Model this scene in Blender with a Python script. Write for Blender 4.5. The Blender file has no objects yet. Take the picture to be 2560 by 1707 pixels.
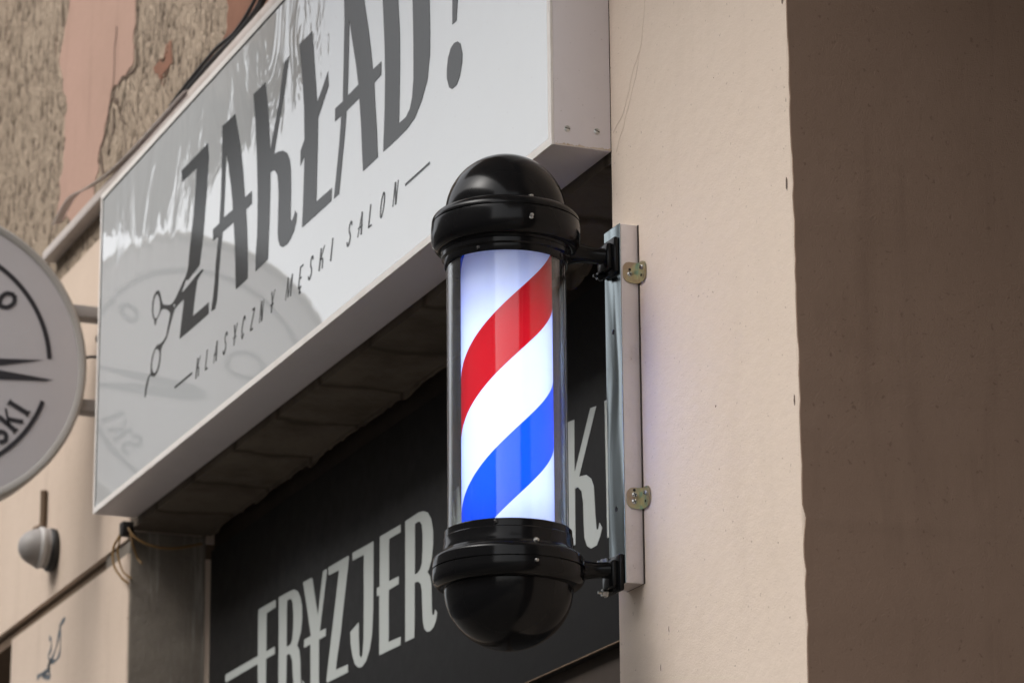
import bpy, bmesh, math, random
from mathutils import Vector, Matrix, noise
random.seed(7)
scn = bpy.context.scene
col = scn.collection
R = math.radians

# ---------------------------------------------------------------- camera
cam_d = bpy.data.cameras.new('camera'); cam = bpy.data.objects.new('camera', cam_d); col.objects.link(cam)
PITCH, YAW, ROLL, FPX = 0.2809151611, 0.387379973, -0.0081805081, 8574.7556
d = Vector((-math.cos(YAW)*math.cos(PITCH), math.sin(YAW)*math.cos(PITCH), math.sin(PITCH)))
r = d.cross(Vector((0, 0, 1))).normalized(); u = r.cross(d)
r, u = r*math.cos(ROLL)+u*math.sin(ROLL), -r*math.sin(ROLL)+u*math.cos(ROLL)
CAM = Vector((4.44433456, -2.0, 1.6))
m = Matrix.Identity(4)
for i in range(3):
    m[i][0] = r[i]; m[i][1] = u[i]; m[i][2] = -d[i]; m[i][3] = CAM[i]
cam.matrix_world = m
cam_d.sensor_width = 36; cam_d.lens = FPX/2560*36; cam_d.clip_start = .05; cam_d.clip_end = 500
cam_d.dof.use_dof = True; cam_d.dof.focus_distance = 4.93; cam_d.dof.aperture_fstop = 9.5
scn.camera = cam

# ---------------------------------------------------------------- sky, sun, exposure
SUN_EL, SUN_AZ = 42, 172            # azimuth clockwise from +Y
w = bpy.data.worlds.new('World'); scn.world = w; w.use_nodes = True
nt = w.node_tree; bg = nt.nodes['Background']
sky = nt.nodes.new('ShaderNodeTexSky'); sky.sky_type = 'NISHITA'; sky.sun_disc = False
sky.sun_elevation = R(SUN_EL); sky.sun_rotation = R(SUN_AZ); sky.air_density = 1.0; sky.dust_density = 6.0; sky.ozone_density = 1.0
hs = nt.nodes.new('ShaderNodeHueSaturation'); hs.inputs['Saturation'].default_value = .25
nt.links.new(sky.outputs[0], hs.inputs['Color']); nt.links.new(hs.outputs[0], bg.inputs[0])
bg.inputs[1].default_value = .15
sd = bpy.data.lights.new('sun', 'SUN'); sd.energy = .5; sd.angle = R(150); sd.color = (1, .95, .89)
sun = bpy.data.objects.new('sun', sd); col.objects.link(sun)
sv = Vector((math.sin(R(SUN_AZ))*math.cos(R(SUN_EL)), math.cos(R(SUN_AZ))*math.cos(R(SUN_EL)), math.sin(R(SUN_EL))))
sun.rotation_euler = sv.to_track_quat('Z', 'Y').to_euler(); sun.location = (0, -6, 12)
vs = scn.view_settings; vs.view_transform = 'Standard'; vs.look = 'None'; vs.gamma = 1; vs.exposure = 1.13
scn.render.engine = 'CYCLES'

# ---------------------------------------------------------------- materials
class NT:
    def __init__(s, name):
        s.m = bpy.data.materials.new(name); s.m.use_nodes = True; s.t = s.m.node_tree
        s.b = s.t.nodes['Principled BSDF']; s.out = s.t.nodes['Material Output']
        s.tc = s.t.nodes.new('ShaderNodeTexCoord')
    def n(s, ty, **k):
        x = s.t.nodes.new(ty)
        for a, v in k.items():
            if a.startswith('i_'): x.inputs[a[2:].replace('_', ' ')].default_value = v
            else: setattr(x, a, v)
        return x
    def l(s, a, b): s.t.links.new(a, b)
    def map(s, scale):
        p = s.n('ShaderNodeMapping'); p.inputs['Scale'].default_value = scale
        s.l(s.tc.outputs['Object'], p.inputs['Vector']); return p.outputs[0]
    def noise(s, scale, detail=4, rough=.6, vec=None, dist=0):
        x = s.n('ShaderNodeTexNoise'); x.inputs['Scale'].default_value = scale; x.inputs['Detail'].default_value = detail
        x.inputs['Roughness'].default_value = rough; x.inputs['Distortion'].default_value = dist
        s.l(vec or s.tc.outputs['Object'], x.inputs['Vector']); return x.outputs['Fac']
    def ramp(s, f, p0, p1, c0=(0, 0, 0, 1), c1=(1, 1, 1, 1)):
        x = s.n('ShaderNodeValToRGB'); e = x.color_ramp.elements
        e[0].position = p0; e[1].position = p1; e[0].color = c0; e[1].color = c1
        s.l(f, x.inputs[0]); return x.outputs[0]
    def mix(s, f, a, b):
        x = s.n('ShaderNodeMix', data_type='RGBA')
        for v, i in ((f, x.inputs[0]), (a, x.inputs[6]), (b, x.inputs[7])):
            if hasattr(v, 'links'): s.l(v, i)
            elif isinstance(v, (tuple, list)): i.default_value = tuple(v)+((1,) if len(v) == 3 else ())
            else: i.default_value = v
        return x.outputs[2]
    def math(s, op, a, b=0, c=0):
        x = s.n('ShaderNodeMath', operation=op)
        for v, i in zip((a, b, c), x.inputs):
            if hasattr(v, 'links'): s.l(v, i)
            else: i.default_value = v
        return x.outputs[0]
    def bump(s, h, st, dist, prev=None):
        x = s.n('ShaderNodeBump'); x.inputs['Strength'].default_value = st; x.inputs['Distance'].default_value = dist
        s.l(h, x.inputs['Height'])
        if prev: s.l(prev, x.inputs['Normal'])
        return x.outputs[0]
    def fin(s, color=None, rough=None, normal=None, **k):
        for v, nm in ((color, 'Base Color'), (rough, 'Roughness'), (normal, 'Normal')):
            if v is None: continue
            i = s.b.inputs[nm]
            if hasattr(v, 'links'): s.l(v, i)
            elif isinstance(v, (tuple, list)): i.default_value = tuple(v)+(1,)
            else: i.default_value = v
        for a, v in k.items(): s.b.inputs[a.replace('_', ' ')].default_value = v
        return s.m

def render_mat(name, c, c2, stain=(.2, .14, .1), stain_amt=.25, grain=340, gst=.35, speck=.68, gd=.0012):
    q = NT(name)
    n1 = q.noise(2.2, 5); c_ = q.mix(q.ramp(n1, .3, .7), c, c2)
    st = q.noise(3, 7, .65, q.map((4, 4, .7)), .4)
    c_ = q.mix(q.math('MULTIPLY', q.ramp(st, .52, .8), stain_amt), c_, stain)
    sp = q.noise(130, 2, .5); c_ = q.mix(q.math('MULTIPLY', q.ramp(sp, speck, speck+.05), .5), c_, stain)
    g = q.noise(grain, 3, .6)
    c_ = q.mix(q.math('MULTIPLY', q.ramp(g, .35, .75), .16), c_, tuple(v*.62 for v in c))
    h1 = q.bump(g, gst, gd); h2 = q.bump(q.noise(28, 4), .35, .004, h1)
    return q.fin(c_, .92, h2, Specular_IOR_Level=.2)

def metal_mat(name, c, rough, spec=.5, metallic=0., grime=.15, gcol=(.1, .07, .05), gscale=14):
    q = NT(name)
    g = q.noise(gscale, 7, .7)
    c_ = q.mix(q.math('MULTIPLY', q.ramp(g, .5, .75), grime), c, gcol)
    sp = q.noise(160, 2); c_ = q.mix(q.math('MULTIPLY', q.ramp(sp, .7, .74), .35), c_, gcol)
    ro = q.math('MULTIPLY_ADD', q.noise(30, 4), .18, rough-.06)
    return q.fin(c_, ro, None, Metallic=metallic, Specular_IOR_Level=spec)

M = {}
M['cream'] = render_mat('cream_render', (.645, .545, .46), (.615, .515, .43), stain_amt=.08, grain=380, gst=.5, gd=.0008)
M['cream_far'] = render_mat('weathered_cream_render', (.57, .465, .38), (.51, .41, .33), stain_amt=.22, grain=200)
M['brown'] = render_mat('brown_painted_render', (.255, .175, .13), (.235, .158, .115), stain=(.12, .075, .05), stain_amt=.4, grain=430, gst=.6, speck=.68, gd=.0013)
M['groove'] = render_mat('groove_dirt', (.16, .115, .08), (.09, .06, .04), stain_amt=.5)

def old_plaster():
    q = NT('old_rough_plaster')
    c_ = q.mix(q.ramp(q.noise(4, 6), .35, .65), (.42, .335, .255), (.33, .26, .195))
    pits = q.noise(42, 5, .65, q.map((1, 1, .5)), .6)
    c_ = q.mix(q.ramp(pits, .39, .46, (1, 1, 1, 1), (0, 0, 0, 1)), c_, (.07, .05, .035))
    big = q.noise(7, 5, .6, q.map((1.6, 1, .6)), 1.2)
    c_ = q.mix(q.math('MULTIPLY', q.ramp(big, .62, .72), .75), c_, (.10, .055, .035))
    str_ = q.noise(16, 5, .7, q.map((2.2, 1, .5)), .8)
    c_ = q.mix(q.math('MULTIPLY', q.ramp(str_, .56, .66), .8), c_, (.075, .055, .042))
    c_ = q.mix(q.math('MULTIPLY', q.ramp(q.noise(90, 3), .5, .7), .35), c_, (.52, .43, .335))
    b = q.bump(pits, 1.0, .035); b = q.bump(q.noise(160, 4), .5, .004, b)
    return q.fin(c_, .95, b, Specular_IOR_Level=.1)
M['old'] = old_plaster()
M['pink'] = render_mat('faded_pink_paint', (.385, .25, .20), (.34, .225, .175), stain=(.2, .13, .1), stain_amt=.45, grain=120)
M['rust_paint'] = render_mat('reddish_brown_paint', (.24, .12, .08), (.15, .075, .05), stain_amt=.4, grain=120)

def concrete(name, c, c2, dark, amt=.9):
    q = NT(name)
    c_ = q.mix(q.ramp(q.noise(6, 7, .65), .32, .68), c, c2)
    pt = q.noise(6, 6, .6, q.map((.6, 1, 1)), .3)
    c_ = q.mix(q.math('MULTIPLY', q.ramp(pt, .46, .62), amt), c_, dark)
    stv = q.noise(8, 5, .6, q.map((1, 8, .5))); c_ = q.mix(q.math('MULTIPLY', q.ramp(stv, .55, .7), .4), c_, (.42, .40, .36))
    b = q.bump(q.noise(60, 6, .7), .7, .006)
    return q.fin(c_, .93, b, Specular_IOR_Level=.15)
M['concrete'] = concrete('grimy_concrete', (.20, .175, .145), (.14, .12, .10), (.11, .092, .075), .35)

def lintel_mat():
    q = NT('dirty_lintel_blocks')
    br = q.n('ShaderNodeTexBrick'); br.inputs['Scale'].default_value = 1; br.inputs['Brick Width'].default_value = .27; br.inputs['Row Height'].default_value = .5
    br.inputs['Mortar Size'].default_value = .022; br.inputs['Mortar Smooth'].default_value = 1.0; br.offset = .0
    br.inputs['Color1'].default_value = (.155, .128, .10, 1); br.inputs['Color2'].default_value = (.125, .102, .08, 1); br.inputs['Mortar'].default_value = (.07, .054, .041, 1)
    va = q.n('ShaderNodeVectorMath', operation='MULTIPLY_ADD'); nz = q.n('ShaderNodeTexNoise'); nz.inputs['Scale'].default_value = 7; nz.inputs['Detail'].default_value = 4
    q.l(q.tc.outputs['Object'], nz.inputs['Vector']); q.l(nz.outputs['Color'], va.inputs[0]); va.inputs[1].default_value = (.12, .10, 0); q.l(q.tc.outputs['Object'], va.inputs[2])
    q.l(va.outputs[0], br.inputs['Vector'])
    c_ = q.mix(q.math('MULTIPLY', q.ramp(q.noise(5, 6, .65), .45, .65), .65), br.outputs['Color'], (.065, .05, .037))
    b = q.bump(q.noise(50, 6, .7), .7, .006)
    return q.fin(c_, .93, b, Specular_IOR_Level=.15)
M['lintel'] = lintel_mat()

def acrylic():
    q = NT('white_acrylic_panel')
    c_ = q.mix(q.math('MULTIPLY', q.ramp(q.noise(5, 6), .5, .75), .12), (.45, .465, .47), (.39, .37, .35))
    c_ = q.mix(q.math('MULTIPLY', q.ramp(q.noise(120, 2), .73, .76), .4), c_, (.3, .27, .22))
    wav = q.noise(7, 3.2, .55, q.map((1.0, 1, .5)), 1.3)            # film lifting and rippling in the upper far corner
    sp = q.n('ShaderNodeSeparateXYZ'); q.l(q.tc.outputs['Object'], sp.inputs[0])
    def sm(v, a, b_):
        x = q.n('ShaderNodeMapRange', interpolation_type='SMOOTHSTEP'); q.l(v, x.inputs[0]); x.inputs[1].default_value = a; x.inputs[2].default_value = b_; return x.outputs[0]
    msk = q.math('MULTIPLY_ADD', q.math('MULTIPLY', sm(sp.outputs[2], 3.70, 3.84), sm(sp.outputs[0], -.8, -1.5)), 1.0, .05)
    b = q.bump(q.math('MULTIPLY', wav, msk), .24, .012)
    return q.fin(c_, .012, b, IOR=1.9, Specular_IOR_Level=.6)
M['acrylic'] = acrylic()
M['print'] = NT('dark_grey_vinyl').fin((.030, .032, .032), .2, None, Specular_IOR_Level=.12)
M['frame_white'] = metal_mat('white_lacquered_frame', (.66, .63, .60), .4, .4, 0, .25, (.35, .25, .17))
M['box_side'] = metal_mat('lilac_grey_sheet_metal', (.62, .575, .585), .45, .35, 0, .12, (.25, .2, .17), 6)
M['rust'] = metal_mat('rusty_edge', (.48, .40, .32), .8, .2, 0, .9, (.22, .12, .06), 60)
M['black'] = None
def black_plastic():
    q = NT('gloss_black_plastic')
    dust = q.ramp(q.noise(420, 2), .76, .78)
    c_ = q.mix(q.math('MULTIPLY', dust, .25), (.006, .006, .0065), (.25, .24, .22))
    ro = q.math('MULTIPLY_ADD', q.noise(9, 5), .16, .07)
    return q.fin(c_, ro, None, Specular_IOR_Level=.15)
M['black'] = black_plastic()
M['black_matt'] = metal_mat('black_board', (.0145, .0145, .0148), .5, .18, 0, .2, (.03, .028, .025), 9)
M['board_print'] = NT('pale_grey_vinyl').fin((.40, .425, .41), .5, None, Specular_IOR_Level=.25)
M['seam'] = NT('black_seam').fin((.002, .002, .002), .7)
M['alu'] = metal_mat('matt_aluminium', (.55, .49, .475), .5, .4, .2, .3, (.2, .15, .13), 22)
def chrome():
    q = NT('wavy_polished_steel')
    b = q.bump(q.noise(13, .6, .5, q.map((1.6, 1, .35)), .5), .4, .008)
    c_ = q.mix(q.math('MULTIPLY', q.ramp(q.noise(150, 2), .7, .73), .6), (.27, .32, .335), (.05, .05, .05))
    return q.fin(c_, .17, b, Metallic=1.)
M['chrome'] = chrome()
def zinc():
    q = NT('yellow_zinc_plate')
    f = q.noise(60, 2, .5, None, .5)
    c_ = q.mix(q.ramp(f, .35, .5), (.33, .26, .19), (.38, .34, .22)); c_ = q.mix(q.ramp(f, .56, .66), c_, (.24, .31, .24))
    return q.fin(c_, .28, None, Metallic=.85)
M['zinc'] = zinc()
M['screw'] = metal_mat('steel_screw', (.5, .5, .48), .3, .5, .9, .3)
M['dark'] = NT('dark_slot').fin((.012, .01, .009), .8)
M['grey_paint'] = metal_mat('weathered_grey_metal', (.27, .255, .245), .5, .4, 0, .35, (.16, .12, .09), 20)
M['light_cap'] = metal_mat('pale_grey_plastic', (.45, .44, .43), .4, .4, 0, .2)
M['disc_face'] = metal_mat('pale_lilac_disc_face', (.43, .41, .42), .38, .3, 0, .08, (.2, .17, .15), 6)
M['disc_rim'] = metal_mat('worn_grey_rim', (.31, .295, .275), .45, .4, 0, .35, (.2, .17, .12), 12)
M['disc_print'] = NT('near_black_vinyl').fin((.014, .012, .016), .45)
M['flash'] = metal_mat('dirty_white_flashing', (.47, .42, .39), .5, .35, 0, .5, (.22, .16, .12), 16)
M['cable'] = NT('black_cable').fin((.012, .011, .011), .5)
M['wire'] = NT('brown_yellow_wire').fin((.20, .11, .03), .5)
M['crack'] = NT('hairline_crack').fin((.50, .405, .33), .9)
M['chip'] = NT('dark_paint_chip').fin((.10, .065, .045), .9)
M['pen'] = NT('blue_grey_marker').fin((.10, .115, .13), .8)
M['wood'] = metal_mat('dark_brown_frame', (.035, .025, .018), .6, .3, 0, .3)
M['glass_dark'] = NT('dark_window_glass').fin((.02, .022, .024), .05)

def tube_mat():
    q = NT('clear_tube'); t = q.t
    tr = q.n('ShaderNodeBsdfTransparent'); tr.inputs[0].default_value = (.93, .945, .94, 1)
    gl = q.n('ShaderNodeBsdfGlossy'); gl.inputs['Roughness'].default_value = .05
    lw = q.n('ShaderNodeLayerWeight'); lw.inputs[0].default_value = .5
    fz = q.math('MULTIPLY_ADD', q.math('POWER', lw.outputs['Facing'], 3.0), .82, .035)
    g = q.noise(40, 3, .6, q.map((1, 1, .05)))
    b = q.bump(g, .15, .002); q.l(b, gl.inputs['Normal'])
    mx = q.n('ShaderNodeMixShader'); q.l(fz, mx.inputs[0]); q.l(tr.outputs[0], mx.inputs[1]); q.l(gl.outputs[0], mx.inputs[2])
    df = q.n('ShaderNodeBsdfDiffuse'); df.inputs[0].default_value = (.55, .57, .56, 1)
    m2 = q.n('ShaderNodeMixShader'); q.l(q.math('MULTIPLY_ADD', q.noise(60, 4, .6, q.map((1, 1, .04))), .03, .0), m2.inputs[0]); q.l(mx.outputs[0], m2.inputs[1]); q.l(df.outputs[0], m2.inputs[2])
    q.l(m2.outputs[0], q.out.inputs[0]); return q.m
M['tube'] = tube_mat()

ZE, PITCHL = 3.026, .407            # height of the red band's top edge on the side towards the street; rise per turn
def stripes():
    q = NT('lit_helix_stripes')
    sep = q.n('ShaderNodeSeparateXYZ'); q.l(q.tc.outputs['Object'], sep.inputs[0])
    th = q.math('ARCTAN2', q.math('ADD', sep.outputs[1], .195), sep.outputs[0])
    ph = q.math('DIVIDE', q.math('ADD', th, R(22.2)), 2*math.pi)
    tt = q.math('SUBTRACT', q.math('DIVIDE', q.math('SUBTRACT', sep.outputs[2], ZE), PITCHL), ph)
    fr = q.math('FRACT', q.math('DIVIDE', q.math('ADD', tt, 11.2), 1.12))          # 1 -> 0 going down from the red band's top edge
    rp = q.n('ShaderNodeValToRGB'); rp.color_ramp.interpolation = 'CONSTANT'; e = rp.color_ramp.elements
    W, RED, BLU = (.86, .88, .95, 1), (.60, .002, .008, 1), (.0005, .092, .72, 1)
    e[0].position = 0; e[0].color = W
    e[1].position = .3384; e[1].color = BLU
    x = e.new(.5563); x.color = W
    x = e.new(.7955); x.color = RED
    q.l(fr, rp.inputs[0])
    lw = q.n('ShaderNodeLayerWeight'); lw.inputs[0].default_value = .5          # lamp's dimmer, lavender glow at the sides, put into the film colour by view angle
    edge_dim = q.mix(q.math('POWER', lw.outputs['Facing'], 2.2), (1, 1, 1), (.42, .47, .80))
    mm_ = q.n('ShaderNodeMix', data_type='RGBA', blend_type='MULTIPLY'); mm_.inputs[0].default_value = 1; q.l(rp.outputs[0], mm_.inputs[6]); q.l(edge_dim, mm_.inputs[7]); c_ = mm_.outputs[2]
    tl = q.n('ShaderNodeBsdfTranslucent'); q.l(c_, tl.inputs[0])
    df = q.n('ShaderNodeBsdfDiffuse'); q.l(c_, df.inputs[0])
    mx = q.n('ShaderNodeMixShader'); mx.inputs[0].default_value = .35
    q.l(tl.outputs[0], mx.inputs[1]); q.l(df.outputs[0], mx.inputs[2]); q.l(mx.outputs[0], q.out.inputs[0]); return q.m
M['stripes'] = stripes()
def emit(name, c, s):
    q = NT(name); e = q.n('ShaderNodeEmission'); e.inputs[0].default_value = c+(1,); e.inputs[1].default_value = s
    q.l(e.outputs[0], q.out.inputs[0]); return q.m
M['core'] = emit('cool_led_lamp', (.50, .62, 1.0), 6.9)

# ---------------------------------------------------------------- mesh helpers
def link(name, me, mat, parent=None, smooth=None):
    o = bpy.data.objects.new(name, me); col.objects.link(o)
    if mat: me.materials.append(mat)
    if parent: o.parent = parent; o.matrix_parent_inverse = Matrix.Translation(-Vector(parent.location))
    if smooth is not None:
        for p in me.polygons: p.use_smooth = True
        me.set_sharp_from_angle(angle=R(smooth))
    return o
def obj(name, bm, mat, parent=None, smooth=None):
    me = bpy.data.meshes.new(name); bmesh.ops.recalc_face_normals(bm, faces=bm.faces[:]); bm.to_mesh(me); bm.free()
    return link(name, me, mat, parent, smooth)
def thing(name, label, cat, loc=(0, 0, 0), group=None):
    o = bpy.data.objects.new(name, None); col.objects.link(o); o.location = loc; o.empty_display_size = .05
    return tag(o, label, cat, group)
def tag(o, label, cat, group=None):
    o['label'] = label; o['category'] = cat
    if group: o['group'] = group
    return o
def bx(bm, x0, x1, y0, y1, z0, z1, bev=0):
    v = [bm.verts.new((x, y, z)) for x in (x0, x1) for y in (y0, y1) for z in (z0, z1)]
    f = [bm.faces.new([v[i] for i in q]) for q in ((0, 1, 3, 2), (4, 6, 7, 5), (0, 4, 5, 1), (2, 3, 7, 6), (0, 2, 6, 4), (1, 5, 7, 3))]
    if bev:
        es = list({e for ff in f for e in ff.edges})
        bmesh.ops.bevel(bm, geom=es, offset=bev, segments=2, affect='EDGES', profile=.5)
    return bm
def box(name, b, mat, parent=None, bev=0):
    bm = bmesh.new(); bx(bm, *b, bev=bev); return obj(name, bm, mat, parent, 35 if bev else None)
def lathe(bm, prof, cx, cy, n=128, cap=False):
    rings = []
    for rr, z in prof:
        if rr < 1e-6: rings.append([bm.verts.new((cx, cy, z))])
        else: rings.append([bm.verts.new((cx+rr*math.cos(2*math.pi*i/n), cy+rr*math.sin(2*math.pi*i/n), z)) for i in range(n)])
    for a, b in zip(rings, rings[1:]):
        for i in range(n):
            j = (i+1) % n
            if len(a) == 1: bm.faces.new((a[0], b[i], b[j]))
            elif len(b) == 1: bm.faces.new((a[i], b[0], a[j]))
            else: bm.faces.new((a[i], b[i], b[j], a[j]))
    return bm
def tube(bm, pts, rad, n=8):
    pts = [Vector(p) for p in pts]; rings = []
    for i, p in enumerate(pts):
        t = (pts[min(i+1, len(pts)-1)]-pts[max(i-1, 0)]).normalized()
        a = t.orthogonal().normalized() if i == 0 else (a-t*a.dot(t)).normalized()
        b = t.cross(a); q = rad[i] if isinstance(rad, (list, tuple)) else rad
        rings.append([bm.verts.new(p+(a*math.cos(2*math.pi*k/n)+b*math.sin(2*math.pi*k/n))*q) for k in range(n)])
    for A, B in zip(rings, rings[1:]):
        for k in range(n): bm.faces.new((A[k], A[(k+1) % n], B[(k+1) % n], B[k]))
    bm.faces.new(rings[0][::-1]); bm.faces.new(rings[-1])
    return bm
def smoothpath(pts, k=6):
    P = [Vector(p) for p in pts]; P = [P[0]*2-P[1]]+P+[P[-1]*2-P[-2]]; out = []
    for i in range(1, len(P)-2):
        for s in range(k):
            t = s/k
            out.append(.5*((2*P[i])+(P[i+1]-P[i-1])*t+(2*P[i-1]-5*P[i]+4*P[i+1]-P[i+2])*t*t+(3*P[i]-P[i-1]-3*P[i+1]+P[i+2])*t**3))
    return out+[P[-2]]
def filled(name, loops, to3, mat, parent, th=.0006):
    """flat printed shapes: loops of 2-D points (first outline, then holes) filled, given a thin sheet's thickness"""
    cu = bpy.data.curves.new(name, 'CURVE'); cu.dimensions = '2D'; cu.fill_mode = 'BOTH'; cu.extrude = th/2
    for lp in loops:
        s = cu.splines.new('POLY'); s.points.add(len(lp)-1); s.use_cyclic_u = True
        for p, q in zip(s.points, lp): p.co = (q[0], q[1], 0, 1)
    o = bpy.data.objects.new('tmp', cu); col.objects.link(o)
    bpy.context.view_layer.update()
    me = bpy.data.meshes.new_from_object(o.evaluated_get(bpy.context.evaluated_depsgraph_get()))
    bpy.data.objects.remove(o); bpy.data.curves.remove(cu)
    for v in me.vertices: v.co = to3(v.co.x, v.co.y, v.co.z)
    me.name = name; me.materials.clear()
    return link(name, me, mat, parent)
def ribbon(bm, pts, wd, to3, th=.0006):
    """a stroke of given width on a plane, as a thin sheet"""
    pts = [Vector(p[:2]) for p in pts]; L = []
    for i, p in enumerate(pts):
        t = pts[min(i+1, len(pts)-1)]-pts[max(i-1, 0)]; t.normalize(); n = Vector((-t.y, t.x))
        q = wd[i] if isinstance(wd, (list, tuple)) else wd
        L.append([bm.verts.new(to3(*(p+n*q/2), th/2)), bm.verts.new(to3(*(p-n*q/2), th/2)), bm.verts.new(to3(*(p-n*q/2), -th/2)), bm.verts.new(to3(*(p+n*q/2), -th/2))])
    for A, B in zip(L, L[1:]):
        for k in range(4): bm.faces.new((A[k], A[(k+1) % 4], B[(k+1) % 4], B[k]))
    bm.faces.new(L[0]); bm.faces.new(L[-1][::-1])
    return bm
def plane_y(Y): return lambda a, b, c: Vector((a, Y-c, b))
def screw(parent, loc, axis, rad=.0035, name='screw', cross=True, ang=.4, mat='screw', head=.0016):
    bm = bmesh.new(); lathe(bm, [(0, head), (rad*.6, head*.9), (rad, head*.35), (rad, -.001), (0, -.001)], 0, 0, 20)
    q = Vector((0, 0, 1)).rotation_difference(Vector(axis)).to_matrix().to_4x4()
    mt = Matrix.Translation(loc) @ q @ Matrix.Rotation(ang, 4, 'Z')
    bmesh.ops.transform(bm, matrix=mt, verts=bm.verts[:])
    o = obj(name, bm, M[mat], parent, 40)
    bm = bmesh.new(); bx(bm, -rad*.8, rad*.8, -rad*.16, rad*.16, head*.5, head*1.08)
    if cross: bx(bm, -rad*.16, rad*.16, -rad*.8, rad*.8, head*.5, head*1.06)
    bmesh.ops.transform(bm, matrix=mt, verts=bm.verts[:])
    s = obj('slot', bm, M['dark']); s.parent = o
    s.matrix_parent_inverse = Matrix.Identity(4)
    o2 = s
    return o
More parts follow.
